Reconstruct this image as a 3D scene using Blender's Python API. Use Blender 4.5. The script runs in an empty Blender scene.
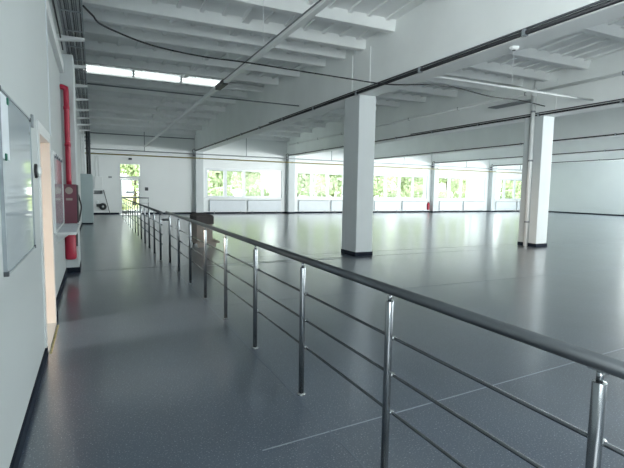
import bpy, bmesh, math, random
from mathutils import Vector, Matrix
random.seed(7)
S = bpy.context.scene
COL = S.collection
PI = math.pi

# ------------------------------------------------------------------ materials
def new_mat(name):
    m = bpy.data.materials.new(name); m.use_nodes = True
    return m, m.node_tree.nodes, m.node_tree.links, m.node_tree.nodes['Principled BSDF']

def coords(N, L, scale):
    tc = N.new('ShaderNodeTexCoord'); mp = N.new('ShaderNodeMapping')
    mp.inputs['Scale'].default_value = (scale,)*3 if not isinstance(scale, tuple) else scale
    L.new(tc.outputs['Object'], mp.inputs['Vector'])
    return mp.outputs['Vector']

def paint(name, col, rough=.6, var=.06, scale=1.5, bump=.0, metal=0., spec=.5, fine=40.):
    """A painted surface with faint large mottling and a fine grain."""
    m, N, L, b = new_mat(name)
    v = coords(N, L, 1.0)
    n = N.new('ShaderNodeTexNoise'); n.inputs['Scale'].default_value = scale; n.inputs['Detail'].default_value = 5
    L.new(v, n.inputs['Vector'])
    r = N.new('ShaderNodeValToRGB')
    r.color_ramp.elements[0].position = .3; r.color_ramp.elements[1].position = .7
    r.color_ramp.elements[0].color = (*[c*(1-var) for c in col], 1)
    r.color_ramp.elements[1].color = (*[min(1, c*(1+var)) for c in col], 1)
    L.new(n.outputs['Fac'], r.inputs['Fac']); L.new(r.outputs['Color'], b.inputs['Base Color'])
    b.inputs['Roughness'].default_value = rough; b.inputs['Metallic'].default_value = metal
    b.inputs['Specular IOR Level'].default_value = spec
    if bump:
        n2 = N.new('ShaderNodeTexNoise'); n2.inputs['Scale'].default_value = fine; L.new(v, n2.inputs['Vector'])
        bp = N.new('ShaderNodeBump'); bp.inputs['Strength'].default_value = bump; bp.inputs['Distance'].default_value = .01
        L.new(n2.outputs['Fac'], bp.inputs['Height']); L.new(bp.outputs['Normal'], b.inputs['Normal'])
    return m

def floor_mat(name, c0, c1):
    m, N, L, b = new_mat(name)
    v = coords(N, L, 1.0)
    big = N.new('ShaderNodeTexNoise'); big.inputs['Scale'].default_value = .7; big.inputs['Detail'].default_value = 6; L.new(v, big.inputs['Vector'])
    r = N.new('ShaderNodeValToRGB')
    r.color_ramp.elements[0].position = .3; r.color_ramp.elements[1].position = .72
    r.color_ramp.elements[0].color = (*c0, 1); r.color_ramp.elements[1].color = (*c1, 1)
    L.new(big.outputs['Fac'], r.inputs['Fac'])
    vo = N.new('ShaderNodeTexNoise'); vo.inputs['Scale'].default_value = 95; vo.inputs['Detail'].default_value = 2; L.new(v, vo.inputs['Vector'])
    sp = N.new('ShaderNodeValToRGB'); sp.color_ramp.elements[0].position = .60; sp.color_ramp.elements[1].position = .70
    L.new(vo.outputs['Fac'], sp.inputs['Fac'])
    mx = N.new('ShaderNodeMix'); mx.data_type = 'RGBA'; mx.inputs['B'].default_value = (.27, .31, .36, 1)
    L.new(sp.outputs['Color'], mx.inputs['Factor']); L.new(r.outputs['Color'], mx.inputs['A'])
    L.new(mx.outputs['Result'], b.inputs['Base Color'])
    mid = N.new('ShaderNodeTexNoise'); mid.inputs['Scale'].default_value = 2.3; mid.inputs['Detail'].default_value = 4; L.new(v, mid.inputs['Vector'])
    mr = N.new('ShaderNodeMapRange'); mr.inputs['To Min'].default_value = .30; mr.inputs['To Max'].default_value = .36
    L.new(mid.outputs['Fac'], mr.inputs['Value']); L.new(mr.outputs['Result'], b.inputs['Roughness'])
    b.inputs['Specular IOR Level'].default_value = 1.0
    b.inputs['Coat Weight'].default_value = 1; b.inputs['Coat IOR'].default_value = 2.0
    mc = N.new('ShaderNodeMapRange'); mc.inputs['To Min'].default_value = .17; mc.inputs['To Max'].default_value = .23
    L.new(mid.outputs['Fac'], mc.inputs['Value']); L.new(mc.outputs['Result'], b.inputs['Coat Roughness'])
    bp = N.new('ShaderNodeBump'); bp.inputs['Strength'].default_value = .03; bp.inputs['Distance'].default_value = .01
    L.new(vo.outputs['Fac'], bp.inputs['Height']); L.new(bp.outputs['Normal'], b.inputs['Normal'])
    return m

def brushed(name, col, rough):
    m, N, L, b = new_mat(name)
    v = coords(N, L, (25, 25, 25))
    n = N.new('ShaderNodeTexNoise'); n.inputs['Scale'].default_value = 4; L.new(v, n.inputs['Vector'])
    mr = N.new('ShaderNodeMapRange'); mr.inputs['To Min'].default_value = rough*.95; mr.inputs['To Max'].default_value = rough*1.06
    L.new(n.outputs['Fac'], mr.inputs['Value']); L.new(mr.outputs['Result'], b.inputs['Roughness'])
    b.inputs['Base Color'].default_value = (*col, 1); b.inputs['Metallic'].default_value = 1
    return m

def glass_mat(name, tint=(.95, .98, .96), refl=.10):
    m = bpy.data.materials.new(name); m.use_nodes = True
    N, L = m.node_tree.nodes, m.node_tree.links; N.clear()
    o = N.new('ShaderNodeOutputMaterial'); mx = N.new('ShaderNodeMixShader')
    t = N.new('ShaderNodeBsdfTransparent'); t.inputs['Color'].default_value = (*tint, 1)
    g = N.new('ShaderNodeBsdfGlossy'); g.inputs['Roughness'].default_value = .03
    lw = N.new('ShaderNodeLayerWeight'); lw.inputs['Blend'].default_value = refl
    L.new(lw.outputs['Fresnel'], mx.inputs['Fac']); L.new(t.outputs[0], mx.inputs[1]); L.new(g.outputs[0], mx.inputs[2]); L.new(mx.outputs[0], o.inputs[0])
    return m

def emit_mat(name, col, s):
    m, N, L, b = new_mat(name)
    b.inputs['Base Color'].default_value = (.9, .9, .9, 1)
    b.inputs['Emission Color'].default_value = (*col, 1); b.inputs['Emission Strength'].default_value = s
    return m

def leaf_mat(name, a, c, thin=True):
    m, N, L, b = new_mat(name)
    v = coords(N, L, 1.0)
    n = N.new('ShaderNodeTexNoise'); n.inputs['Scale'].default_value = 2.2; L.new(v, n.inputs['Vector'])
    r = N.new('ShaderNodeValToRGB'); r.color_ramp.elements[0].color = (*a, 1); r.color_ramp.elements[1].color = (*c, 1)
    r.color_ramp.elements[0].position = .35; r.color_ramp.elements[1].position = .65
    L.new(n.outputs['Fac'], r.inputs['Fac']); L.new(r.outputs['Color'], b.inputs['Base Color']); b.inputs['Roughness'].default_value = .8
    if thin:
        t = N.new('ShaderNodeBsdfTranslucent'); L.new(r.outputs['Color'], t.inputs['Color'])
        ms = N.new('ShaderNodeMixShader'); ms.inputs['Fac'].default_value = .45
        L.new(b.outputs[0], ms.inputs[1]); L.new(t.outputs[0], ms.inputs[2]); L.new(ms.outputs[0], N['Material Output'].inputs['Surface'])
    return m

M = dict(
    wall=paint('white_wall_paint', (.83, .865, .865), .55, .02, .8, .03),
    ceil=paint('white_ceiling_paint', (.87, .895, .89), .8, .05, .9, .08),
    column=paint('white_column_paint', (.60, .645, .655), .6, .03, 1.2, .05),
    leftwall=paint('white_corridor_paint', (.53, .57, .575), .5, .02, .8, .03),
    concrete=paint('white_concrete_paint', (.84, .875, .87), .6, .03, 1.2, .05),
    floor=floor_mat('dark_speckled_vinyl', (.033, .051, .080), (.054, .077, .114)),
    skirt=paint('dark_skirting', (.012, .018, .030), .8, .1, 3, spec=.15),
    joint=paint('pale_floor_joint', (.22, .25, .28), .5, .1, 6),
    jointd=paint('dark_floor_joint', (.04, .05, .065), .4, .1, 6),
    joint2=paint('faint_floor_joint', (.09, .11, .14), .5, .1, 6),
    steel=brushed('brushed_stainless', (.27, .29, .305), .24),
    rail=brushed('dark_brushed_steel', (.125, .135, .145), .34),
    bar=brushed('thin_steel_bar', (.10, .11, .12), .22),
    black=paint('black_rubber', (.012, .014, .018), .5, .1, 5),
    dkgrey=paint('dark_grey_metal', (.06, .07, .08), .5, .1, 5),
    grey=paint('grey_metal', (.30, .33, .35), .5, .06, 4),
    galv=paint('galvanised_steel', (.34, .38, .41), .45, .15, 6, metal=.4),
    white=paint('white_gloss_paint', (.80, .83, .83), .35, .02, 2),
    pvc=paint('white_window_plastic', (.70, .74, .76), .3, .02, 2),
    red=paint('red_enamel', (.42, .012, .045), .35, .06, 4),
    maroon=paint('dark_red_enamel', (.155, .035, .06), .4, .06, 4),
    rad=paint('pale_blue_grey_enamel', (.70, .75, .79), .5, .03, 3),
    cab=paint('grey_green_enamel', (.40, .49, .50), .45, .04, 2),
    gas=paint('ochre_pipe_paint', (.36, .31, .12), .5, .1, 5),
    glass=glass_mat('window_glass'),
    board=paint('glossy_white_board', (.52, .59, .63), .04, .02, 1, spec=1.),
    plate=paint('glazed_notice_board', (.60, .63, .66), .08, .02, 1, spec=.7),
    paper=paint('white_paper', (.70, .76, .80), .8, .03, 9),
    green=paint('green_magnet', (.0, .13, .08), .35, .05, 5),
    yellow=paint('yellow_tape', (.40, .36, .19), .6, .3, 18),
    tan=paint('tan_board', (.34, .29, .255), .7, .08, 5),
    dktan=paint('dark_brown_cover', (.085, .075, .075), .8, .15, 5),
    jamb=paint('cream_door_jamb', (.47, .46, .45), .5, .02, 2),
    tube=emit_mat('lit_fluorescent_tube', (.93, 1, .98), 2.0),
    leafA=leaf_mat('light_green_foliage', (.40, .47, .30), (.56, .62, .44)),
    leafB=leaf_mat('mid_green_foliage', (.36, .43, .26), (.52, .58, .40)),
    render=paint('pale_render', (.62, .64, .65), .8, .05, 2),
    bark=paint('bark', (.10, .08, .06), .9, .3, 6),
    grass=leaf_mat('grass', (.22, .28, .06), (.38, .42, .14), False),
    pave=paint('pale_paving', (.66, .67, .64), .8, .1, 2),
    cable1=paint('grey_cable', (.16, .18, .20), .5, .1, 5),
    cable2=paint('pale_cable', (.45, .48, .50), .5, .1, 5),
    ink=paint('dark_print', (.10, .11, .13), .6, .05, 5),
)

# ------------------------------------------------------------------ mesh helpers
class MB:
    def __init__(self): self.b = bmesh.new()
    def box(self, x0, x1, y0, y1, z0, z1):
        v = [self.b.verts.new(p) for p in ((x0,y0,z0),(x1,y0,z0),(x1,y1,z0),(x0,y1,z0),(x0,y0,z1),(x1,y0,z1),(x1,y1,z1),(x0,y1,z1))]
        for f in ((3,2,1,0),(4,5,6,7),(0,1,5,4),(1,2,6,5),(2,3,7,6),(3,0,4,7)): self.b.faces.new([v[i] for i in f])
        return self
    def prism(self, pts, axis, a0, a1):
        """extrude a 2-D outline along an axis (0: outline in YZ, 1: XZ, 2: XY)"""
        def P(p, a): return (a, p[0], p[1]) if axis == 0 else (p[0], a, p[1]) if axis == 1 else (p[0], p[1], a)
        A = [self.b.verts.new(P(p, a0)) for p in pts]; B = [self.b.verts.new(P(p, a1)) for p in pts]
        n = len(pts)
        for i in range(n): self.b.faces.new((A[i], A[(i+1) % n], B[(i+1) % n], B[i]))
        self.b.faces.new(A[::-1]); self.b.faces.new(B)
        return self
    def tube(self, pts, r, n=12, cap=True):
        pts = [Vector(p) for p in pts]; rings = []
        up = None
        for i, p in enumerate(pts):
            t = ((pts[i+1]-p).normalized() if i < len(pts)-1 else Vector()) + ((p-pts[i-1]).normalized() if i else Vector())
            t.normalize()
            if up is None or abs(t.dot(up)) > .95:
                up = Vector((0,0,1)) if abs(t.z) < .8 else Vector((1,0,0))
            a = t.cross(up).normalized(); c = a.cross(t).normalized(); up = c
            k = 1.
            if 0 < i < len(pts)-1:
                d = (p-pts[i-1]).normalized().dot((pts[i+1]-p).normalized()); k = 1/max(.6, math.sqrt(max(.05, (1+d)/2)))
            rr = r[i] if isinstance(r, (list, tuple)) else r
            rings.append([self.b.verts.new(p + a*math.cos(2*PI*j/n)*rr*(k if False else 1) + c*math.sin(2*PI*j/n)*rr) for j in range(n)])
        for A, B in zip(rings, rings[1:]):
            for j in range(n): self.b.faces.new((A[j], A[(j+1) % n], B[(j+1) % n], B[j])).smooth = True
        if cap: self.b.faces.new(rings[0][::-1]); self.b.faces.new(rings[-1])
        return self
    def lathe(self, c, axis, prof, n=24):
        """profile of (distance along axis, radius) round an axis ('x','y','z')"""
        rings = []
        c = Vector(c)
        for h, r in prof:
            ring = []
            for j in range(n):
                u, w = math.cos(2*PI*j/n)*r, math.sin(2*PI*j/n)*r
                q = (h, u, w) if axis == 'x' else (w, h, u) if axis == 'y' else (u, w, h)
                ring.append(self.b.verts.new(c + Vector(q)))
            rings.append(ring)
        for A, B in zip(rings, rings[1:]):
            for j in range(n): self.b.faces.new((A[j], A[(j+1) % n], B[(j+1) % n], B[j])).smooth = True
        self.b.faces.new(rings[0][::-1]); self.b.faces.new(rings[-1])
        return self
    def build(self, name, mat, parent=None, bevel=0):
        bmesh.ops.recalc_face_normals(self.b, faces=self.b.faces[:])
        me = bpy.data.meshes.new(name); self.b.to_mesh(me); self.b.free()
        me.materials.append(mat)
        o = bpy.data.objects.new(name, me); COL.objects.link(o)
        if parent:
            o.parent = parent
            o.matrix_parent_inverse = Matrix.Translation(parent.location).inverted()
        if bevel:
            md = o.modifiers.new('Bevel', 'BEVEL'); md.width = bevel; md.segments = 2; md.limit_method = 'ANGLE'
        return o

def tag(o, label, cat, group=None, kind=None):
    o['label'] = label; o['category'] = cat
    if group: o['group'] = group
    if kind: o['kind'] = kind
    return o
def thing(name, loc, label, cat, group=None, kind=None):
    o = bpy.data.objects.new(name, None); COL.objects.link(o); o.location = loc; o.empty_display_size = .1
    return tag(o, label, cat, group, kind)
def struct(o, label, cat): return tag(o, label, cat, kind='structure')
def copy_tree(o, delta, parent=None):
    c = o.copy(); COL.objects.link(c)
    if parent is None: c.location = o.location + Vector(delta)
    else: c.parent = parent
    for ch in list(o.children): copy_tree(ch, delta, c)
    return c

# ------------------------------------------------------------------ main dimensions
XL, XL2, YF, XR, YB = -.45, -.50, 29.84, 37.1, -9.0
P = 6.263; XA = 5.80; CW = .47
def zr(y): return 5.43 - .056*min(abs(y-19.8), abs(y+.2))       # underside of the roof ribs (double-pitched girders)
KN = [-9.2, -.2, 9.8, 19.8, 30.1]                               # kinks of the roof

# ------------------------------------------------------------------ floor, ceiling, walls
struct(MB().box(-.52, XR+.2, YB, YF, -.2, 0).build('floor', M['floor']), 'dark blue-grey speckled glossy floor across the whole hall', 'floor')

ce = MB()
for a, b in zip(KN, KN[1:]):
    ce.prism([(a, zr(a)+.22), (b, zr(b)+.22), (b, zr(b)+.37), (a, zr(a)+.37)], 0, -.7, XR+.2)
    for k in range(-1, 5):
        x0 = XA + CW + P*k; x1 = x0 + P - CW
        if k == -1: x0 = -.3
        n = 12
        xc = (XA+CW+P*k + x1)/2
        for j in range(-n//2, n//2+1):
            x = xc + j*.445
            if x < x0+.1 or x > x1-.1: continue
            w, d = (.07, .11) if j == 0 else (.04, .045)
            ce.prism([(a, zr(a)+.22-d), (b, zr(b)+.22-d), (b, zr(b)+.23), (a, zr(a)+.23)], 0, x-w, x+w)
ceiling = ce.build('ceiling', M['ceil'])
struct(ceiling, 'white ribbed concrete roof slabs over the hall', 'ceiling')
RIBS = [8.38-1.74*k for k in range(8, -1, -1)] + [9.55, 10.5] + [11.6+1.773*k for k in range(11)]
for y in RIBS:
    z = zr(y)
    MB().prism([(y, z), (y+.16, z), (y+.20, z+.23), (y-.04, z+.23)], 0, -.5, XR).build('rib', M['ceil'], ceiling)

w = MB()
DY0, DY1, DZ = 4.93, 6.08, 2.12
LY0, LY1, LZ0, LZ1 = -8.6, -1.0, .9, 4.2        # unseen opening added in the left wall behind the viewer for fill light
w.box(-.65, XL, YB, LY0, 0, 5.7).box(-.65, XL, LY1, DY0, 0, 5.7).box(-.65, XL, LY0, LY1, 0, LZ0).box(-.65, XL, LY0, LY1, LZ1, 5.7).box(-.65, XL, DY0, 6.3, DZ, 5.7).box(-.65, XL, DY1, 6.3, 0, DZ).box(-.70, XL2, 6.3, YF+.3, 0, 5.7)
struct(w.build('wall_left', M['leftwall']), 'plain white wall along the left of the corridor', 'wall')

# facade with window openings and the door opening
WX0, WX1, WZ0, WZ1 = 6.47, 11.72, 1.03, 2.92      # first window opening, repeats every P
GX0, GX1, GZ = 1.36, 2.62, 3.06                   # glazed door opening
w = MB()
y0, y1 = YF, YF+.3
w.box(-.7, GX0, y0, y1, 0, 5.7).box(GX0, GX1, y0, y1, GZ, 5.7)
xp = GX1
for k in range(5):
    a, b = WX0+P*k, min(WX1+P*k, XR)
    w.box(xp, a, y0, y1, 0, 5.7).box(a, b, y0, y1, 0, WZ0).box(a, b, y0, y1, WZ1, 5.7); xp = b
w.box(xp, XR+.3, y0, y1, 0, 5.7)
struct(w.build('wall_far', M['wall']), 'white far wall with the row of windows and the glazed door', 'wall')

# right wall: an unseen opening added nearer the viewer lets fill light in
w = MB()
RY0, RY1, RZ0, RZ1 = -8.0, 21.4, 1.0, 4.7
w.box(XR, XR+.3, RY1, YF+.3, 0, 5.7).box(XR, XR+.3, YB, RY0, 0, 5.7).box(XR, XR+.3, RY0, RY1, RZ1, 5.7).box(XR, XR+.3, RY0, RY1, 0, RZ0)
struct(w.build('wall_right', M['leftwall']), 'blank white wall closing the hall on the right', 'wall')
# wall behind the camera, with an opening added for fill light
w = MB()
BX0, BX1, BZ0, BZ1 = 19.0, 36.5, 1.0, 4.6
w.box(-.7, BX0, YB-.3, YB, 0, 5.7).box(BX1, XR+.3, YB-.3, YB, 0, 5.7).box(BX0, BX1, YB-.3, YB, 0, BZ0).box(BX0, BX1, YB-.3, YB, BZ1, 5.7)
struct(w.build('wall_near', M['wall']), 'white wall with an added light opening behind the viewer', 'wall')

# side room behind the doorway on the left
w = MB()
w.box(-6.2, -6.0, 2.5, 8, 0, 3).box(-6.2, -.65, 2.3, 2.5, 0, 3).box(-6.2, -.65, 8, 8.2, 0, 3).box(-6.2, -.65, 2.3, 8.2, 3, 3.2)
struct(w.build('wall_side', M['wall']), 'white walls of the bright room behind the left doorway', 'wall')
struct(MB().box(-6.2, -.52, 2.3, 8.2, -.2, -.002).build('floor_side', M['floor']), 'floor of the bright room behind the left doorway', 'floor')

# skirtings
def skirt(name, label, boxes):
    b = MB()
    for q in boxes: b.box(*q)
    struct(b.build(name, M['skirt']), label, 'skirting')
skirt('baseboard_left', 'dark skirting along the foot of the left wall', [(XL, XL+.018, YB, DY0-.02, 0, .09), (XL2, XL2+.018, 6.3, 9.6, 0, .09), (XL, XL+.018, DY1+.02, 6.3, 0, .09), (XL-.0, XL+.0, 0, 0, 0, 0)][:3] + [(XL2, XL2+.018, 10.5, 22.1, 0, .09)])
fb = [(XL2+.02, GX0-.02, YF-.02, YF, 0, .10)]
xp = GX1+.02
for k in range(5):
    fb.append((xp, XA+P*k, YF-.02, YF, 0, .10)); xp = XA+CW+P*k
fb.append((xp, XR-.02, YF-.02, YF, 0, .10))
skirt('baseboard_far', 'dark skirting along the foot of the window wall', fb)
skirt('baseboard_right', 'dark skirting along the foot of the right wall', [(XR-.02, XR, 9, YF-.02, 0, .10)])

struct(MB().box(XL, XL+.012, 6.285, 6.312, DZ+.07, 5.4).build('shadow_line', M['rad']), 'thin vertical strip added as the shadow line where the left wall steps back above the doorway', 'trim')  # grey strip drawn in for the shadow line at the wall step
# floor joints
def strip(name, p, q, wd, mat, label):
    p, q = Vector((*p, 0)), Vector((*q, 0)); n = Vector((-(q-p).y, (q-p).x, 0)).normalized()*wd/2
    b = MB(); vs = [b.b.verts.new(v) for z in (0, .0015) for v in [a + Vector((0,0,z)) for a in (p-n, q-n, q+n, p+n)]]
    for fc in ((3,2,1,0),(4,5,6,7),(0,1,5,4),(1,2,6,5),(2,3,7,6),(3,0,4,7)): b.b.faces.new([vs[i] for i in fc])
    struct(b.build(name, mat), label, 'floor joint')
strip('trim_1', (.9, 2.57), (9, 3.16), .010, M['joint'], 'thin pale floor joint crossing under the near railing')
strip('trim_2', (-.2, 9.72), (36, 9.72), .03, M['jointd'], 'dark floor joint in line with the near column')
strip('trim_3', (1.9, 10.45), (36, 10.45), .02, M['jointd'], 'dark floor joint just beyond the near column')
strip('trim_4', (1.385, -1), (1.385, 9.7), .012, M['joint2'], 'floor joint running alongside the near railing')
strip('trim_5', (1.46, 6.2), (34, 6.2), .012, M['joint2'], 'faint floor joint across the hall before the near column')
strip('trim_6', (2.0, 9.55), (5.3, 9.55), .10, M['joint'], 'pale patch of floor filler beside the near column')

# ------------------------------------------------------------------ windows
def make_window(k):
    a, b = WX0+P*k, WX1+P*k
    o = thing('window_%d' % (k+1), (a, YF, WZ0), ['first', 'second', 'third', 'fourth', 'fifth'][k] + ' four-pane white window from the left along the far wall', 'window', kind='structure')
    yb0, yb1 = YF+.06, YF+.16
    # panes: inner edges measured from the left edge of the opening
    gaps = [(.17, 1.20), (1.43, 2.48), (2.68, 3.80), (3.97, 4.98)]
    z0, z1 = WZ0+.13, WZ1-.13
    fr = MB()
    fr.box(a, b, yb0, yb1, WZ0, z0).box(a, b, yb0, yb1, z1, WZ1).box(a, a+.17, yb0, yb1, z0, z1).box(a+4.98, b, yb0, yb1, z0, z1)
    fr.build('window_frame', M['pvc'], o)
    for (p, q), (r, s) in zip(gaps, gaps[1:]): MB().box(a+q, a+r, yb0, yb1, z0, z1).build('mullion', M['pvc'], o)
    for p, q in gaps:
        pn = MB().box(a+p, a+q, YF+.10, YF+.108, z0, z1).build('pane', M['glass'], o)
        MB().box(a+p, a+q, YF+.075, YF+.10, z1-.03, z1).build('glazing_bead', M['grey'], pn)
    MB().box(a-.06, b+.06, YF-.10, YF+.06, WZ0-.05, WZ0).build('window_sill', M['white'], o, .006)
    for c in (a+1.3, a+3.86):
        MB().box(c-.012, c+.012, YF+.045, YF+.06, 1.75, 1.87).build('window_handle', M['pvc'], o)
for k in range(5): make_window(k)

# glazed door
o = thing('door_1', ((GX0+GX1)/2, YF, 0), 'tall white glazed door with a transom at the end of the corridor', 'door', kind='structure')
ft = .085
MB().box(GX0, GX0+ft, YF-.02, YF+.14, 0, GZ).box(GX1-ft, GX1, YF-.02, YF+.14, 0, GZ).box(GX0+ft, GX1-ft, YF-.02, YF+.14, GZ-ft, GZ).box(GX0+ft, GX1-ft, YF-.02, YF+.14, 2.13, 2.27).build('door_frame', M['white'], o)
tr = MB().box(GX0+ft, GX1-ft, YF+.06, YF+.068, 2.27, GZ-ft).build('transom_pane', M['glass'], o)
lx0, lx1 = GX0+ft, GX1-ft
lf = MB().box(lx0, lx0+.09, YF+.02, YF+.08, .03, 2.12).box(lx1-.09, lx1, YF+.02, YF+.08, .03, 2.12).box(lx0+.09, lx1-.09, YF+.02, YF+.08, 2.03, 2.12).box(lx0+.09, lx1-.09, YF+.02, YF+.08, .03, .22).box(lx0+.09, lx1-.09, YF+.02, YF+.08, .98, 1.06).build('door_leaf', M['white'], o)
MB().box(lx0+.09, lx1-.09, YF+.045, YF+.053, .22, .98).build('pane', M['glass'], lf)
MB().box(lx0+.09, lx1-.09, YF+.045, YF+.053, 1.06, 2.03).build('pane', M['glass'], lf)
MB().box(lx1-.065, lx1-.03, YF+.0, YF+.02, .95, 1.2).tube([(lx1-.048, YF-.03, 1.07), (lx1-.16, YF-.03, 1.07)], .012).tube([(lx1-.048, YF+.005, 1.07), (lx1-.048, YF-.035, 1.07)], .012).build('handle', M['steel'], lf)
nt = MB().box(1.72, 2.22, YF+.036, YF+.042, 1.22, 1.40).build('door_notice', M['paper'])
nt2 = tag(nt, 'white paper notice stuck on the glazed end door', 'notice')

# doorway on the left wall
o = thing('door_2', (XL, (DY0+DY1)/2, 0), 'open doorway with cream jamb in the left wall, light spilling out', 'doorway', kind='structure')
MB().box(-.66, XL+.012, DY1-.035, DY1, 0, DZ).build('door_jamb', M['jamb'], o)
MB().box(-.66, XL+.012, DY0, DY0+.035, 0, DZ).build('door_jamb', M['jamb'], o)
MB().box(-.66, XL+.012, DY0+.035, DY1-.035, DZ-.035, DZ).build('door_head', M['white'], o)
MB().box(XL, XL+.014, DY0-.07, DY0, 0, DZ+.07).box(XL, XL+.014, DY1, DY1+.05, 0, DZ+.07).box(XL, XL+.014, DY0, DY1, DZ, DZ+.07).build('door_casing', M['white'], o)
MB().box(-.66, XL+.02, DY0+.035, DY1-.035, 0, .012).build('threshold', M['grey'], o)
tag(MB().box(XL+.024, XL+.046, DY0+.02, DY1-.10, 0, .003).build('floor_tape', M['yellow']), 'worn yellow tape stuck on the floor at the left doorway', 'tape')

# ------------------------------------------------------------------ columns
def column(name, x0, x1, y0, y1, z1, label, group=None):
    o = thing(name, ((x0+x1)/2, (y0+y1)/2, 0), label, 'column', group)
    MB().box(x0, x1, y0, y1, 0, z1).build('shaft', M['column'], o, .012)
    MB().box(x0-.012, x1+.012, y0-.012, y1+.0, 0, .10).build('skirting', M['skirt'], o)
    return o
column('concrete_column', XA, XA+CW, 9.75, 10.48, 3.9, 'white square concrete column standing alone just beyond the railing')
column('concrete_column', XA+P, XA+P+CW, 9.68, 10.34, 3.9, 'white concrete column with a round drainpipe down its left face')
column('concrete_column', XL2-.02, -.28, 9.6, 10.5, 3.96, 'white column half sunk in the left wall beside the red pipe')
for k, t in enumerate(('left of the first window from the left', 'between the first and second windows from the left', 'between the second and third windows from the left, behind the near column', 'between the third and fourth windows, beside the small red extinguisher', 'between the fourth and fifth windows from the left')):
    column('wall_column', XA+P*k, XA+CW+P*k, 29.42, YF, 3.9, 'white column on the far wall ' + t)

# ------------------------------------------------------------------ roof girders (double-pitched, flat bottom)
GN = ['first', 'second', 'third', 'fourth', 'fifth']
def girder(k, near):
    ya, yb, ym = (YB, 10.04, -.2) if near else (10.08, YF, 19.8)
    x0 = XA+P*k
    pts = [(ya, 3.9), (yb, 3.9), (yb, zr(yb)+.22), (ym, zr(ym)+.22), (ya, zr(ya)+.22)]
    nm = ['white roof girder from over the lone near column to the far wall', 'white roof girder from the drainpipe column to the far wall', 'third white roof girder from the left, running to the far wall', 'fourth white roof girder from the left, running to the far wall', 'fifth white roof girder from the left, running to the far wall'][k]
    if near: nm = ['big white roof girder coming from overhead to the lone near column', 'white roof girder at upper right ending on the drainpipe column', 'white roof girder farthest right on the near side of the column line'][k]
    o = thing('roof_girder', (x0+CW/2, (ya+yb)/2, 3.9), nm, 'girder')
    MB().prism(pts, 0, x0, x0+CW).build('girder_web', M['concrete'], o, .01)
    st = MB()
    if near: st.box(x0-.02, x0, yb-.75, yb-.02, 3.95, zr(yb)+.0)
    else: st.box(x0-.02, x0, ya+.02, ya+.45, 3.95, zr(ya))
    st.build('stiffener', M['concrete'], o)
for k in range(5): girder(k, False)
for k in range(3): girder(k, True)
# cable bundles along the lower left edge of each girder
CB = ['black cable bundle along the lower edge of the girder over the lone column', 'black cable bundle along the girder of the drainpipe column', 'dark cable along the lower edge of the third girder from the left', 'dark cable along the lower edge of the fourth girder from the left', 'dark cable along the lower edge of the fifth girder from the left']
for k in range(5):
    x = XA+P*k-.035
    o = thing('cable_bundle', (x, 10, 3.93), CB[k], 'cable')
    MB().tube([(x, .2, 3.94), (x, 29.38, 3.94)], .033 if k == 0 else .026, 8).build('sheath', M['black'], o)
    if k < 2: MB().tube([(x+.005, .2, 4.0), (x+.005, 16, 4.0)], .018, 8).build('thin_cable', M['dkgrey'], o)
    for i in range(12 if k < 2 else 6):
        y = 2.6+i*(2.4 if k < 2 else 4.4)
        MB().box(x-.045, x+.036, y, y+.05, 3.898, 3.99).build('clip', M['galv'], o)

# ------------------------------------------------------------------ railings
def rail_post(o, x, y, hr):
    p = MB().lathe((x, y, 0), 'z', [(.012, .0215), (hr-.066, .0215), (hr-.063, .0205), (hr-.0625, .0120)], 20).build('post', M['steel'], o)
    MB().lathe((x, y, 0), 'z', [(0, .034), (.006, .034), (.011, .030), (.018, .0235)], 20).build('base_flange', M['steel'], p)
    MB().lathe((x, y, 0), 'z', [(hr-.063, .0108), (hr-.022, .0108)], 14).box(x-.016, x+.016, y-.034, y+.034, hr-.026, hr-.019).build('neck', M['steel'], p)
    for h in (.80, .59, .375):
        MB().lathe((x, y, h), 'x', [(.018, .010), (.024, .013), (.046, .013)], 12).build('bar_holder', M['steel'], p)
    return p
HR = 1.073
rx, py0, sp = 1.437, 3.199, 1.155
o = thing('metal_railing', (rx, 4, 0), 'near stainless railing with thick handrail and three thin bars', 'railing')
yn, yf = py0-4*sp, py0+6*sp
MB().tube([(rx, yn-.4, HR), (rx, yf+.45, HR), ], .0265, 24).build('handrail', M['rail'], o)
for i in range(-4, 7): rail_post(o, rx, py0+i*sp, HR)
for h in (.80, .59, .375): MB().tube([(rx+.034, yn-.1, h), (rx+.034, yf+.05, h)], .0085, 12).build('bar', M['bar'], o)

rx2, sy, n2 = 1.30, 10.55, 14
o2 = thing('metal_railing', (rx2, 17, 0), 'far stainless railing leading along the corridor to the glazed door', 'railing')
ye = sy+13*1.155
MB().tube([(rx2, sy-.30, HR), (rx2, ye, HR)], .0265, 16).build('handrail', M['rail'], o2)
MB().tube([(rx2-.0265, ye, HR), (2.60, ye, HR)], .0265, 16).build('handrail', M['rail'], o2)
for i in range(14): rail_post(o2, rx2, sy+i*1.155, HR)
rail_post(o2, 2.56, ye, HR)
for h in (.80, .59, .375):
    MB().tube([(rx2+.034, sy-.05, h), (rx2+.034, ye-.04, h)], .0085, 8).build('bar', M['rail'], o2)
    MB().tube([(rx2+.02, ye-.034, h), (2.58, ye-.034, h)], .0085, 8).build('bar', M['rail'], o2)
MB().tube([(rx2+.015, sy-.05, .93), (rx2+.015, yf+.012, .93), (rx-.02, yf+.012, .93)], .02, 12).build('link_bar', M['rail'], o2)

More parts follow.
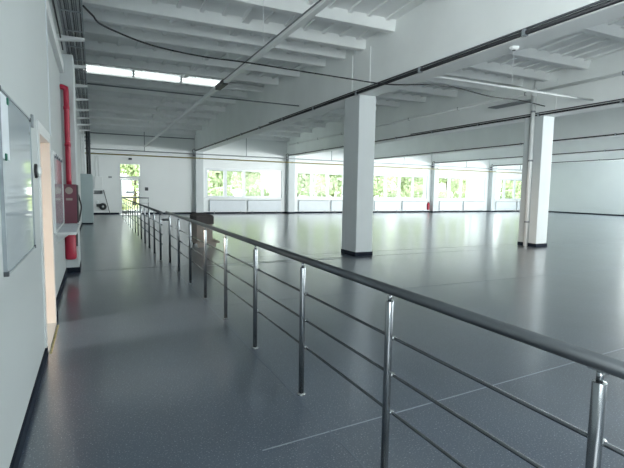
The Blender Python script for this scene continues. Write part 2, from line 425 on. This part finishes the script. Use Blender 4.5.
# ------------------------------------------------------------------ drainpipe
x, y = XA+P-.09, 9.98
o = thing('drain_pipe', (x, y, 0), 'round white drainpipe on the left face of the right-hand column', 'pipe')
MB().tube([(x, y, .0), (x, y, 4.62)], .062, 20).build('downpipe', M['white'], o)
for z in (.75, 2.6, 4.05): MB().lathe((x, y, z), 'z', [(-.025, .066), (.025, .066)], 20).box(x+.05, x+.095, y-.03, y+.03, z-.02, z+.02).build('pipe_clip', M['grey'], o)
MB().lathe((x, y, 0), 'z', [(4.50, .075), (4.74, .075)], 20).build('collar', M['white'], o)
tag(MB().tube([(XA+CW, 8.21, 4.11), (XA+P, 8.21, 4.11)], .026, 14).build('ceiling_pipe', M['white']), 'thin white pipe spanning between the lone column girder and the drainpipe girder', 'pipe')
o = thing('drain_pipe', (x, 18, 4.62), 'white pipe along the side of the drainpipe column girder', 'pipe')
px = XA+P-.055
MB().tube([(px, 3.5, 4.63), (px, 9.90, 4.63)], .045, 14).build('pipe_run', M['white'], o)
MB().tube([(px, 10.06, 4.63), (px, 29.3, 4.63)], .045, 14).build('pipe_run', M['white'], o)
for i in range(9): MB().box(px-.05, px+.052, 4.5+i*2.9, 4.53+i*2.9, 4.58, 4.68).build('pipe_clip', M['grey'], o)
tag(MB().prism([(11.66, 4.36), (12.06, 4.36), (12.06, 4.46), (11.72, 4.40)], 1, 10.15, 11.5).build('junction_plate', M['grey'], bevel=.01), 'grey metal plate on the girder left of the drainpipe top', 'plate')

# ------------------------------------------------------------------ light trunking hung over the corridor
tx, tz = 2.80, 4.02
o = thing('lighting_trunk', (tx, 12, tz), 'long white lighting trunk hung over the corridor', 'lighting trunk')
MB().prism([(tx-.045, tz), (tx+.045, tz), (tx+.055, tz+.075), (tx-.055, tz+.075)], 1, -1, 29.3).build('channel', M['white'], o)
MB().box(tx-.060, tx-.054, -1, 11, tz+.045, tz+.07).build('slot', M['cable1'], o)
MB().box(tx-.06, tx+.06, 10.7, 11.45, tz-.02, tz+.085).build('connector', M['black'], o)
for i in range(12):
    yy = .9+i*2.4
    MB().tube([(tx, yy, tz+.07), (tx, yy, zr(yy)+.16)], .006, 6).build('hanger_rod', M['white'], o)

# fluorescent strip lights on the rib face across the corridor bay
for i in range(4):
    x0 = -.25+i*1.53; yy = 16.62; z = zr(16.88)
    lit = i < 3
    lab = ('leftmost lit white strip light', 'second lit white strip light from the left', 'third lit white strip light from the left', 'unlit white strip light next to the girder')[i]
    o = thing('strip_light', (x0+.75, yy, z), lab + ' in the roof bay over the corridor', 'light', 'strip lights across the roof bay')
    MB().box(x0, x0+1.525, yy+.12, yy+.19, z-.06, z+.19).box(x0, x0+1.525, yy-.06, yy+.12, z+.16, z+.19).build('reflector', M['white'], o)
    for d in (.01, .10): MB().tube([(x0+.04, yy+.05, z+d), (x0+1.49, yy+.05, z+d)], .02, 10).build('tube', M['tube' if lit else 'white'], o)
    for a in (x0, x0+1.49): MB().box(a, a+.03, yy, yy+.12, z-.02, z+.16).build('lamp_holder', M['white'], o)

# ------------------------------------------------------------------ loose cables and conduits
def smooth(pts, n=8):
    out = []; pts = [Vector(p) for p in pts]
    for i in range(len(pts)-1):
        a, b, c, d = pts[max(0, i-1)], pts[i], pts[i+1], pts[min(len(pts)-1, i+2)]
        for j in range(n):
            t = j/n
            out.append(.5*((2*b)+(c-a)*t+(2*a-5*b+4*c-d)*t*t+(3*b-a-3*c+d)*t**3))
    return out+[pts[-1]]
tag(MB().tube(smooth([(-.07, 7.5, 4.13), (.05, 7.75, 4.10), (.21, 8.0, 4.05), (.91, 8.4, 3.985), (1.8, 8.6, 3.965), (2.74, 8.68, 3.985), (4.7, 8.7, 3.95), (5.76, 8.5, 3.885), (6.45, 8.1, 3.88), (7.6, 8.5, 4.02), (8.9, 8.7, 3.98), (10.5, 9.2, 4.12), (11.98, 9.6, 4.16)]), .014, 8).build('sagging_cable', M['black']), 'loose black cable sagging across the ceiling from the cable tray', 'cable')
tag(MB().tube([(-.1, 13.38, 4.22), (5.80, 13.38, 4.19)], .018, 10).build('conduit', M['cable1']), 'thin grey conduit crossing the corridor bay to the girder', 'conduit')

# pipes on the far wall
o = thing('gas_pipe', (15, 29.36, 3.47), 'thin ochre pipe running the length of the far wall', 'pipe')
MB().tube([(-.4, 29.36, 3.50), (36.9, 29.36, 3.42)], .035, 10).build('pipe_run', M['gas'], o)
for k in range(5): MB().box(XA+P*k+.2, XA+P*k+.26, 29.34, 29.43, 3.42, 3.54).build('pipe_clip', M['galv'], o)
o = thing('heating_pipe', (15, 29.40, 3.74), 'grey pipe just above the ochre pipe on the far wall', 'pipe')
MB().tube([(-.4, 29.39, 3.76), (36.9, 29.39, 3.68)], .028, 10).build('pipe_run', M['grey'], o)
for k in range(-1, 5): 
    xx = 9.05+P*k
    MB().tube([(xx, 29.39, 3.72), (xx, 29.39, zr(29.39)+.2)], .022, 8).build('hanger_rod', M['grey'], o)
tag(MB().tube([(-.4, YF-.03, 4.70), (XA, YF-.03, 4.70)], .025, 8).build('conduit', M['cable1']), 'grey conduit high on the far wall above the glazed door', 'conduit')
for k in range(5):
    xx = XA+P*k
    o = thing('junction_box', (xx-.1, 29.5, 3.7), 'small dark box and cables at the head of the ' + ['column left of the first window', 'column right of the first window', 'column right of the second window', 'column right of the third window', 'column right of the fourth window'][k], 'junction box')
    MB().box(xx-.16, xx-.0, 29.46, 29.58, 3.60, 3.80).build('case', M['dkgrey'], o, .01)
    MB().tube(smooth([(xx-.12, 29.5, 3.78), (xx-.2, 29.45, 3.95), (xx-.08, 29.42, 4.05), (xx-.05, 29.4, 3.93)]), .018, 8).build('lead', M['black'], o)

# ------------------------------------------------------------------ radiators under the windows
for k in range(5):
    for j, (a, b) in enumerate(((6.72, 9.08), (9.28, 11.62))):
        a, b = a+P*k, b+P*k
        side = ('left', 'right')[j]
        o = thing('radiator', ((a+b)/2, YF-.08, .12), '%s of the two pale flat radiators under the %s window from the left' % (side, GN[k]), 'radiator', 'radiators under the windows')
        MB().box(a, b, YF-.14, YF-.06, .16, .86).build('panel', M['rad'], o, .01)
        MB().box(a, b, YF-.145, YF-.05, .86, .90).build('top_grille', M['grey'], o)
        for xx in (a+.3, b-.3): MB().box(xx-.02, xx+.02, YF-.12, YF-.08, 0, .16).build('foot', M['grey'], o)
        MB().tube([(b+.04, YF-.10, .02), (b+.04, YF-.10, .24), (b-.03, YF-.10, .24)], .014, 8).build('feed_pipe', M['white'], o)

# fire extinguishers
def extinguisher(c, r, h, label, wall):
    x, y, z = c
    o = thing('fire_extinguisher', c, label, 'fire extinguisher')
    MB().lathe(c, 'z', [(0, r*.7), (.015, r*.95), (.04, r), (h*.72, r), (h*.82, r*.75), (h*.88, r*.32), (h*.91, r*.3)], 24).build('bottle', M['red'], o)
    MB().lathe(c, 'z', [(h*.91, r*.3), (h*.95, r*.32), (h, r*.2)], 16).box(x-r*.15, x+r*.15, y-r*1.1, y+r*.2, z+h*.95, z+h).build('valve', M['black'], o)
    MB().tube(smooth([(x+r*.2, y, z+h*.94), (x+r*1.1, y-.01, z+h*.85), (x+r*1.12, y-.01, z+h*.4)]), .012, 8).build('hose', M['black'], o)
    MB().box(x-r*.25, x+r*.25, y+r*.9, wall, z+h*.3, z+h*.5).build('bracket', M['dkgrey'], o)
extinguisher((XA+P*3-.26, YF-.13, .20), .10, .62, 'small red extinguisher low on the far wall between third and fourth windows', YF)

# ------------------------------------------------------------------ things at the far left corner
o = thing('electrical_cabinet', (-.27, 22.5, 0), 'tall grey-green electrical cabinet against the left wall near its far end', 'cabinet')
MB().box(XL2, -.05, 22.1, 22.95, .05, 2.15).build('body', M['cab'], o, .01)
MB().box(XL2+.02, -.07, 22.12, 22.93, 0, .05).build('plinth', M['skirt'], o)
MB().box(-.05, -.035, 22.14, 22.91, .10, 2.10).build('door', M['cab'], o)
for i, (xx, rr, m) in enumerate(((-.22, .04, 'black'), (-.13, .05, 'dkgrey'), (-.34, .03, 'white'), (-.42, .03, 'white'))):
    lab = ['black cable rising from the tall grey-green cabinet, middle one', 'thick dark cable rising from the tall grey-green cabinet, rightmost', 'thin white pipe rising from the tall grey-green cabinet, right of two', 'thin white pipe rising from the tall grey-green cabinet, nearest the wall'][i]
    tag(MB().tube([(xx, 22.3, 2.15), (xx, 22.3, 3.99 if i > 1 else 3.97)], rr, 10).build('riser', M[m]), lab, 'riser')
o = thing('switch_box', (.26, YF-.1, 1.5), 'white square switch box on the far wall left of the glazed door', 'switch box')
MB().box(.04, .48, YF-.2, YF, 1.49, 2.2).build('case', M['white'], o, .01)
MB().box(.06, .46, YF-.212, YF-.2, 1.52, 2.17).build('door', M['white'], o)
for xx in (.12, .30): MB().tube([(xx, YF-.06, 2.2), (xx, YF-.06, 3.4)], .02, 8).build('conduit', M['white'], o)
o = thing('wall_bracket', (.25, YF-.1, 1.2), 'dark metal bracket on the far wall below the white switch box', 'bracket')
MB().box(.0, .46, YF-.03, YF, 1.20, 1.40).build('back_plate', M['grey'], o)
MB().box(-.02, .40, YF-.2, YF-.03, 1.20, 1.235).build('arm', M['dkgrey'], o); MB().box(.36, .40, YF-.2, YF-.03, 1.235, 1.38).build('arm', M['dkgrey'], o)
o = thing('hose_reel', (.46, YF-.12, .47), 'round black hose reel on the far wall near the corner', 'hose reel')
MB().lathe((.46, YF-.16, .47), 'y', [(-.03, .12), (-.03, .20), (-.0, .20), (.0, .14), (.08, .14), (.08, .20), (.11, .20), (.11, .1)], 28).build('drum', M['black'], o)
MB().lathe((.46, YF-.16, .47), 'y', [(-.05, .04), (-.03, .06), (-.028, .06)], 16).build('hub', M['white'], o)
MB().box(.43, .49, YF-.05, YF, .40, .54).box(.12, .34, YF-.06, YF, .46, .62).build('mount', M['dkgrey'], o)
MB().lathe((.17, YF-.06, .74), 'y', [(-.05, .05), (.06, .07)], 16).build('nozzle', M['white'], o)
tag(MB().tube([(.52, YF-.045, 1.43), (.83, YF-.28, .015)], .02, 10).build('leaning_pole', M['dkgrey']), 'thin dark pole leaning on the far wall left of the glazed door', 'pole')
tag(MB().box(1.92, 2.10, YF-.14, YF, 3.24, 3.36).build('door_camera', M['dkgrey'], bevel=.01), 'small dark box on the wall above the glazed door', 'camera')
tag(MB().box(.80, .98, YF-.05, YF, 2.15, 2.24).build('wall_lamp', M['grey'], bevel=.01), 'small grey fitting on the far wall left of the glazed door', 'fitting')
tag(MB().box(2.81, 3.0, YF-.04, YF, 1.43, 1.63).build('light_switch', M['dkgrey'], bevel=.008), 'dark square switch on the far wall right of the glazed door', 'switch')

# ------------------------------------------------------------------ crate on a dolly behind the railing
o = thing('wooden_crate', (2.72, 13.0, 0), 'tan crate with a dark cover on a low dolly behind the railing', 'crate')
MB().box(2.50, 2.93, 12.62, 13.45, .17, .64).build('body', M['tan'], o, .008)
MB().box(2.70, 2.715, 12.612, 12.62, .18, .62).build('joint_strip', M['dktan'], o)
MB().box(2.47, 2.96, 12.58, 13.49, .64, .85).prism([(2.47, .85), (2.96, .85), (2.90, .90), (2.53, .90)], 1, 12.6, 13.47).build('cover', M['dktan'], o, .015)
dl = MB().box(2.44, 3.10, 12.5, 13.5, .12, .17).build('dolly', M['tan'], o, .006)
for xx in (2.56, 2.92):
    for yy in (12.58, 13.38):
        MB().lathe((xx-.02, yy, .05), 'x', [(0, .05), (.04, .05)], 16).box(xx-.03, xx+.03, yy-.02, yy+.02, .06, .12).build('caster', M['black'], dl)
MB().box(2.5, 2.68, 12.49, 12.52, .02, .12).box(2.80, 3.0, 12.49, 12.52, .02, .12).build('bumper', M['tan'], dl)

# ------------------------------------------------------------------ left wall fittings
o = thing('whiteboard', (XL, 3.6, 1.12), 'large glossy whiteboard with a thin grey frame on the left wall', 'whiteboard')
BY0, BY1, BZa, BZb = 2.93, 4.22, 1.125, 2.105
MB().box(XL, XL+.014, BY0, BY1, BZa, BZb).build('surface', M['board'], o)
MB().box(XL, XL+.02, BY0-.012, BY1+.012, BZb, BZb+.012).box(XL, XL+.02, BY0-.012, BY1+.012, BZa-.012, BZa).box(XL, XL+.02, BY0-.012, BY0, BZa, BZb).box(XL, XL+.02, BY1, BY1+.012, BZa, BZb).build('frame', M['galv'], o)
for yy in (BY0-.014, BY1-.012):
    for zz in (BZa-.014, BZb-.012): MB().box(XL, XL+.024, yy, yy+.026, zz, zz+.026).build('corner_cap', M['dkgrey'], o)
ps = MB().box(XL+.0145, XL+.0165, 2.95, 3.19, 1.745, 2.095).build('paper_sheet', M['paper'])
tag(ps, 'white paper sheet pinned at the left end of the whiteboard', 'paper')
for yy, zz, lab in ((3.165, 2.075, 'green magnet at the top corner of the paper sheet'), (3.035, 1.755, 'green magnet at the lower edge of the paper sheet')):
    tag(MB().box(XL+.016, XL+.026, yy-.018, yy+.018, zz-.02, zz+.02).build('magnet', M['green'], bevel=.004), lab, 'magnet', 'green magnets on the whiteboard')
tag(MB().box(XL, XL+.02, 4.435, 4.475, 2.075, 2.18).build('door_plate', M['grey'], bevel=.004), 'small grey plate on the wall right of the whiteboard top corner', 'plate')
tag(MB().lathe((XL, 4.17, 2.00), 'x', [(0, .016), (.012, .016), (.016, .010)], 14).build('wall_hook', M['black']), 'tiny black hook on the board near the door plate', 'hook')
o = thing('door_buzzer', (XL, 4.6, 1.73), 'round black and white wall buzzer beside the left doorway', 'buzzer')
MB().lathe((XL, 4.60, 1.728), 'x', [(0, .062), (.014, .062), (.02, .055)], 28).build('base', M['black'], o)
MB().lathe((XL, 4.625, 1.728), 'x', [(.02, .055), (.035, .05), (.045, .03)], 28).build('cap', M['white'], o)

o = thing('notice_board', (XL2, 8.2, .98), 'glazed white notice board on the left wall before the red cabinet', 'notice board')
MB().box(XL2, XL2+.02, 7.10, 9.02, 1.0, 2.03).build('glazing', M['plate'], o)
MB().box(XL2, XL2+.028, 7.06, 9.06, 2.03, 2.07).box(XL2, XL2+.028, 7.06, 9.06, .97, 1.0).box(XL2, XL2+.028, 7.06, 7.10, 1.0, 2.03).box(XL2, XL2+.028, 9.02, 9.06, 1.0, 2.03).build('frame', M['white'], o)
for yy in (7.5, 7.85, 8.3, 8.8): MB().box(XL2+.02, XL2+.034, yy, yy+.10, 2.0, 2.055).build('clip', M['ink'], o)
o = thing('wall_shelf', (-.37, 8.3, .93), 'grey wall shelf with a white edge under the notice board', 'shelf')
MB().box(XL2, -.25, 7.35, 9.05, .93, .95).build('board', M['rad'], o)
MB().box(XL2, -.25, 7.32, 7.35, .92, .955).box(-.25, -.235, 7.32, 9.05, .92, .955).build('edge_strip', M['white'], o)
for yy in (7.6, 8.8): MB().prism([(XL2, .93), (-.30, .93), (XL2, .78)], 1, yy, yy+.02).build('bracket', M['white'], o)
o = thing('hose_cabinet', (-.38, 9.35, .96), 'dark red fire hose cabinet at the end of the shelf under the red pipe', 'fire cabinet')
MB().box(XL2, -.275, 9.08, 9.6, .96, 1.64).build('body', M['maroon'], o, .008)
MB().box(-.275, -.255, 9.09, 9.59, .97, 1.63).build('door', M['black'], o)
MB().lathe((-.39, 9.08, 1.53), 'y', [(-.004, .06), (0, .06)], 20).build('round_label', M['tan'], o)
MB().box(-.44, -.34, 9.075, 9.08, 1.36, 1.40).build('label_strip', M['tan'], o)
o = thing('red_pipe', (-.41, 9.52, 1.64), 'bright red sprinkler pipe rising up the left wall to an elbow', 'pipe')
MB().tube(smooth([(XL2, 9.52, 3.36), (-.455, 9.52, 3.36), (-.418, 9.52, 3.33), (-.405, 9.52, 3.27), (-.405, 9.52, 2.4), (-.405, 9.52, 1.64)], 6), .045, 18).build('pipe_run', M['red'], o)
for z in (3.0, 2.35): MB().lathe((-.405, 9.52, z), 'z', [(-.03, .052), (.03, .052)], 18).build('coupling', M['red'], o)
MB().box(-.44, -.37, 9.555, 9.6, 2.6, 2.64).build('pipe_clip', M['white'], o)
extinguisher((-.41, 9.48, .27), .095, .60, 'red extinguisher hung on the wall under the dark red fire cabinet', 9.6)
tag(MB().tube(smooth([(-.27, 9.9, 1.45), (-.25, 9.9, 1.36), (-.225, 9.93, 1.22), (-.245, 9.9, 1.08), (-.268, 9.9, .95)]), .014, 8).build('hanging_cable', M['black']), 'short black cable hanging beside the dark red fire cabinet', 'cable')

# ------------------------------------------------------------------ cable tray high on the left wall
o = thing('cable_tray', (-.22, 12, 4.0), 'grey cable tray carrying cables high along the left wall', 'cable tray')
MB().box(-.375, -.355, 1, 29.4, 3.99, 4.07).build('side_rail', M['galv'], o)
MB().box(-.095, -.075, 1, 29.4, 3.99, 4.07).build('side_rail', M['galv'], o)
rg = MB()
for i in range(32): rg.box(-.355, -.095, 1.1+i*.9, 1.125+i*.9, 3.995, 4.01)
rg = rg.build('rung', M['galv'], o); rg['kind'] = 'stuff'
for i in range(13):
    yy = 6.65+i*1.9
    tag(MB().prism([(XL2, 3.90), (XL2, 3.985), (-.07, 3.985), (-.07, 3.955)], 1, yy, yy+.10).build('tray_bracket', M['white']), 'white bracket arm holding the cable tray to the left wall', 'bracket', 'brackets under the cable tray')
for i in range(11):
    x0 = -.341+i*.0232
    c = MB().tube(smooth([(x0 + random.uniform(-.001, .001), 1+j*3.5, 4.024) for j in range(9)], 3), .0105, 6).build('tray_cable', M[('cable1', 'cable2', 'dkgrey', 'cable1')[i % 4]])
    tag(c, 'cable lying lengthwise in the tray high on the left wall', 'cable', 'cables in the tray')
tag(MB().tube(smooth([(-.42, 5, 4.15), (-.42, 7, 4.02), (-.41, 8, 3.94), (-.42, 8.9, 3.96), (-.43, 9.5, 4.0)]), .012, 6).build('loose_cable', M['black']), 'black cable drooping between the cable tray and the left wall', 'cable')
tag(MB().box(XL2, -.43, 6.3, 9.58, 3.62, 3.80).build('wall_duct', M['white'], bevel=.008), 'white boxed duct high on the left wall above the notice board', 'duct')

# smoke detector under the near girder
sx, syy = 6.05, 5.47
o = thing('smoke_detector', (sx, syy, 3.9), 'white round smoke detector under the big overhead girder', 'smoke detector')
MB().lathe((sx, syy, 3.9), 'z', [(-.05, .035), (-.035, .06), (-.012, .075), (0, .075)], 24).build('body', M['white'], o)
MB().lathe((sx, syy, 3.9), 'z', [(-.058, .02), (-.05, .03)], 16).build('sensor', M['dkgrey'], o)
MB().tube([(sx, syy, 3.845), (sx, syy, 3.25)], .003, 6).build('cord', M['white'], o)

# ------------------------------------------------------------------ outdoors
struct(MB().box(-30, 110, YF+.3, 110, -.25, -.05).build('ground', M['grass']), 'sunlit grass outside the far windows', 'ground')
struct(MB().box(-30, 110, YF+.35, YF+6.5, -.05, -.03).build('path', M['pave']), 'pale paved path outside along the far wall', 'path')
def tree(x, y, h, r, mat, label, seed):
    rnd = random.Random(seed)
    o = thing('tree', (x, y, -.05), label, 'tree', 'trees outside the windows')
    MB().tube([(x, y, -.05), (x+.1, y, h*.3), (x, y+.1, h*.6)], [.18, .14, .08], 10).build('trunk', M['bark'], o)
    b = bmesh.new()
    for i in range(9):
        a = rnd.uniform(0, 2*PI); rr = rnd.uniform(0, r*.65)
        c = Vector((x+math.cos(a)*rr, y+math.sin(a)*rr*.7, h*rnd.uniform(.25, .85)))
        R = r*rnd.uniform(.38, .6)
        for _ in range(330):
            d = Vector((rnd.gauss(0, 1), rnd.gauss(0, 1), rnd.gauss(0, 1))).normalized()
            p = c + d*R*rnd.uniform(.7, 1.05)
            if p.z < .15: continue
            u = Vector((rnd.gauss(0, 1), rnd.gauss(0, 1), rnd.gauss(0, 1))).normalized(); v = d.cross(u)
            if v.length < .05: continue
            v.normalize(); u = v.cross(d + u*.4).normalized(); s = rnd.uniform(.10, .24)
            b.faces.new([b.verts.new(p + u*s), b.verts.new(p + v*s*.6), b.verts.new(p - u*s), b.verts.new(p - v*s*.6)])
    me = bpy.data.meshes.new('crown'); b.to_mesh(me); b.free(); me.materials.append(mat)
    c = bpy.data.objects.new('crown', me); COL.objects.link(c); c.parent = o; c.matrix_parent_inverse = Matrix.Translation(o.location).inverted()
TR = [(3.4, 46, 7, 2.6, 'behind the glazed door'), (9.3, 38, 6, 2.3, 'behind the left panes of the first window'), (12.6, 41, 6.5, 2.5, 'behind the middle of the first window'),
      (16.8, 39, 6, 2.2, 'behind the left panes of the second window'), (21.8, 41.5, 6, 2.4, 'behind the right panes of the second window'), (25.6, 40, 6.5, 2.5, 'behind the left panes of the third window'),
      (30.4, 40, 6, 2.6, 'behind the right panes of the third window'), (35.2, 40, 6.5, 2.4, 'behind the left panes of the fourth window'), (40.5, 41, 6, 2.6, 'behind the right panes of the fourth window'), (46.5, 41, 6.5, 2.8, 'behind the fifth window'),
      (8.0, 52, 9, 4.2, 'in the back row behind the first window'), (16.5, 52, 9, 4.2, 'in the back row left behind the second window'), (25.0, 53, 9, 4.3, 'in the back row right behind the second window'), (33.5, 53, 9, 4.3, 'in the back row behind the third window'), (42.0, 53, 9, 4.3, 'in the back row behind the fourth window'), (51, 54, 9, 4.4, 'in the back row behind the fifth window')]
for i, (x, y, h, r, t) in enumerate(TR):
    tree(x, y, h, r, M['leafA' if i % 3 else 'leafB'], 'leafy green tree outdoors ' + t, 100+i)
def shrub(x, y, w, h, mat, label, seed):
    rnd = random.Random(seed)
    o = thing('shrub', (x, y, -.05), label, 'shrub', 'shrubs outside the windows')
    st = MB()
    for k in range(4): st.tube([(x+rnd.uniform(-.1, .1), y, -.05), (x+rnd.uniform(-.4, .4), y+rnd.uniform(-.2, .2), h*.6)], [.03, .012], 6)
    st = st.build('stems', M['bark'], o); st['kind'] = 'stuff'
    b = bmesh.new()
    for i in range(1500):
        d = Vector((rnd.gauss(0, 1), rnd.gauss(0, 1), rnd.gauss(0, 1))).normalized()*rnd.uniform(.5, 1)**.5
        p = Vector((x+d.x*w/2, y+d.y*.7, h*.5+d.z*h*.5))
        if p.z < 0: continue
        u = Vector((rnd.gauss(0, 1), rnd.gauss(0, 1), rnd.gauss(0, 1))).normalized(); v = u.orthogonal().normalized(); q = rnd.uniform(.08, .16)
        b.faces.new([b.verts.new(p + u*q), b.verts.new(p + v*q*.6), b.verts.new(p - u*q), b.verts.new(p - v*q*.6)])
    me = bpy.data.meshes.new('foliage'); b.to_mesh(me); b.free(); me.materials.append(mat)
    c = bpy.data.objects.new('foliage', me); COL.objects.link(c); c.parent = o; c.matrix_parent_inverse = Matrix.Translation(o.location).inverted()
for i, (x, t) in enumerate(((8.6, 'left half of the first window'), (11.3, 'right half of the first window'), (16.6, 'left half of the second window'), (19.4, 'right half of the second window'), (24.2, 'left half of the third window'), (27.0, 'right half of the third window'), (29.8, 'column right of the third window'), (38.2, 'middle of the fourth window'), (41.0, 'right half of the fourth window'), (44, 'fifth window'))):
    shrub(x, 34.5 - (i % 2)*.3, 2.3, 1.75+.25*(i % 3), M['leafB' if i % 2 else 'leafA'], 'low rounded green shrub outdoors behind the ' + t, 300+i)
def building(x0, x1, y0, y1, h, label):
    o = thing('outbuilding', ((x0+x1)/2, (y0+y1)/2, -.05), label, 'building')
    MB().box(x0, x1, y0, y1, -.05, h).build('walls', M['render'], o)
    MB().prism([(x0-.2, h), (x1+.2, h), ((x0+x1)/2, h+.6)], 1, y0-.2, y1+.2).build('roof', M['grey'], o)
building(12.82, 14.5, 34.2, 36.2, 4.4, 'white outbuilding seen through the right pane of the first window')
building(33.3, 34.4, 33.6, 35.0, 4.4, 'white outbuilding seen through the right pane of the fourth window')

# ------------------------------------------------------------------ light
wd = bpy.data.worlds.new('World'); S.world = wd; wd.use_nodes = True
N, L = wd.node_tree.nodes, wd.node_tree.links
bg = N['Background']
SKY, LOW_GLOW = 5.2, 8.5        # overcast sky, and a brighter glow added below the horizon to light the ceiling
tc = N.new('ShaderNodeTexCoord'); sx_ = N.new('ShaderNodeSeparateXYZ'); L.new(tc.outputs['Generated'], sx_.inputs[0])
mr = N.new('ShaderNodeMapRange'); mr.inputs['From Min'].default_value = -.02; mr.inputs['From Max'].default_value = .02
mr.inputs['To Min'].default_value = LOW_GLOW; mr.inputs['To Max'].default_value = SKY
L.new(sx_.outputs['Z'], mr.inputs['Value']); L.new(mr.outputs['Result'], bg.inputs['Strength'])
bg.inputs['Color'].default_value = (.92, .98, .985, 1)

def area(name, loc, aim, sx, sy, power, col, spread=PI):
    l = bpy.data.lights.new(name, 'AREA'); l.shape = 'RECTANGLE'; l.size = sx; l.size_y = sy; l.energy = power; l.color = col; l.spread = spread
    o = bpy.data.objects.new(name, l); COL.objects.link(o); o.location = loc
    o.rotation_euler = (Vector(aim)-Vector(loc)).to_track_quat('-Z', 'Y').to_euler()
    return o
sl = bpy.data.lights.new('sun', 'SUN'); sl.energy = 4.5; sl.angle = .02; sl.color = (1, .97, .92)
so = bpy.data.objects.new('sun', sl); COL.objects.link(so); so.location = (-30, 20, 40)
so.rotation_euler = Vector((math.cos(.8), 0, -math.sin(.8))).to_track_quat('-Z', 'Y').to_euler()
# added fill lamps in the unseen openings; daylight from the side room's window
area('added_fill_near', ((BX0+BX1)/2, YB-.1, (BZ0+BZ1)/2), ((BX0+BX1)/2-7, 20, 5), BX1-BX0-.2, BZ1-BZ0-.1, 1150, (.935, .99, .98), 1.0)
area('added_fill_right', (XR+.1, (RY0+RY1)/2, (RZ0+RZ1)/2), (0, (RY0+RY1)/2, 5), RY1-RY0-.1, RZ1-RZ0-.1, 2600, (.935, .99, .98))
area('added_fill_left', (XL-.12, (LY0+LY1)/2, (LZ0+LZ1)/2), (20, (LY0+LY1)/2+12, 3.4), LY1-LY0-.1, LZ1-LZ0-.1, 440, (.935, .99, .98), 2.2)
area('daylight_side_room', (-5.6, 4.2, 2.0), (.4, 5.9, 0), .4, .5, 140, (1, .80, .62), 1.2)
# portals that help the renderer find the sky through the openings
def portal(loc, aim, sx, sy):
    o = area('sky_portal', loc, aim, sx, sy, 0, (1, 1, 1)); o.data.cycles.is_portal = True
for k in range(5):
    a = (WX0+WX1)/2+P*k
    portal((a, YF+.28, (WZ0+WZ1)/2), (a, 0, (WZ0+WZ1)/2), WX1-WX0, WZ1-WZ0)
portal(((GX0+GX1)/2, YF+.28, GZ/2), ((GX0+GX1)/2, 0, GZ/2), GX1-GX0, GZ)
portal(((BX0+BX1)/2, YB-.25, (BZ0+BZ1)/2), ((BX0+BX1)/2, 9, (BZ0+BZ1)/2), BX1-BX0, BZ1-BZ0)
portal((XL-.15, (LY0+LY1)/2, (LZ0+LZ1)/2), (20, (LY0+LY1)/2, (LZ0+LZ1)/2), LY1-LY0, LZ1-LZ0)
portal((XR+.25, (RY0+RY1)/2, (RZ0+RZ1)/2), (0, (RY0+RY1)/2, (RZ0+RZ1)/2), RY1-RY0, RZ1-RZ0)

# ------------------------------------------------------------------ camera
yaw, pitch, roll, foc = .441, .094, .016, 461.97
cy, sn, cp, spt = math.cos(yaw), math.sin(yaw), math.cos(pitch), math.sin(pitch)
fw = Vector((sn*cp, cy*cp, -spt)); rt = Vector((cy, -sn, 0)); up = rt.cross(fw)
c, s = math.cos(roll), math.sin(roll)
r2, u2 = rt*c + up*s, up*c - rt*s
cam = bpy.data.cameras.new('Camera'); cam.sensor_width = 36; cam.lens = foc/624*36; cam.clip_end = 500; cam.clip_start = .05
co = bpy.data.objects.new('Camera', cam); COL.objects.link(co)
co.matrix_world = Matrix(((r2.x, u2.x, -fw.x, 0), (r2.y, u2.y, -fw.y, 0), (r2.z, u2.z, -fw.z, 1.6), (0, 0, 0, 1)))
S.camera = co
S.view_settings.view_transform = 'Standard'; S.view_settings.look = 'None'; S.view_settings.gamma = 1; S.view_settings.use_curve_mapping = False
S.view_settings.exposure = 0.25
S.cycles.max_bounces = 10; S.cycles.diffuse_bounces = 6; S.cycles.glossy_bounces = 4; S.cycles.transparent_max_bounces = 12
S.cycles.use_denoising = True; S.cycles.sample_clamp_indirect = 4
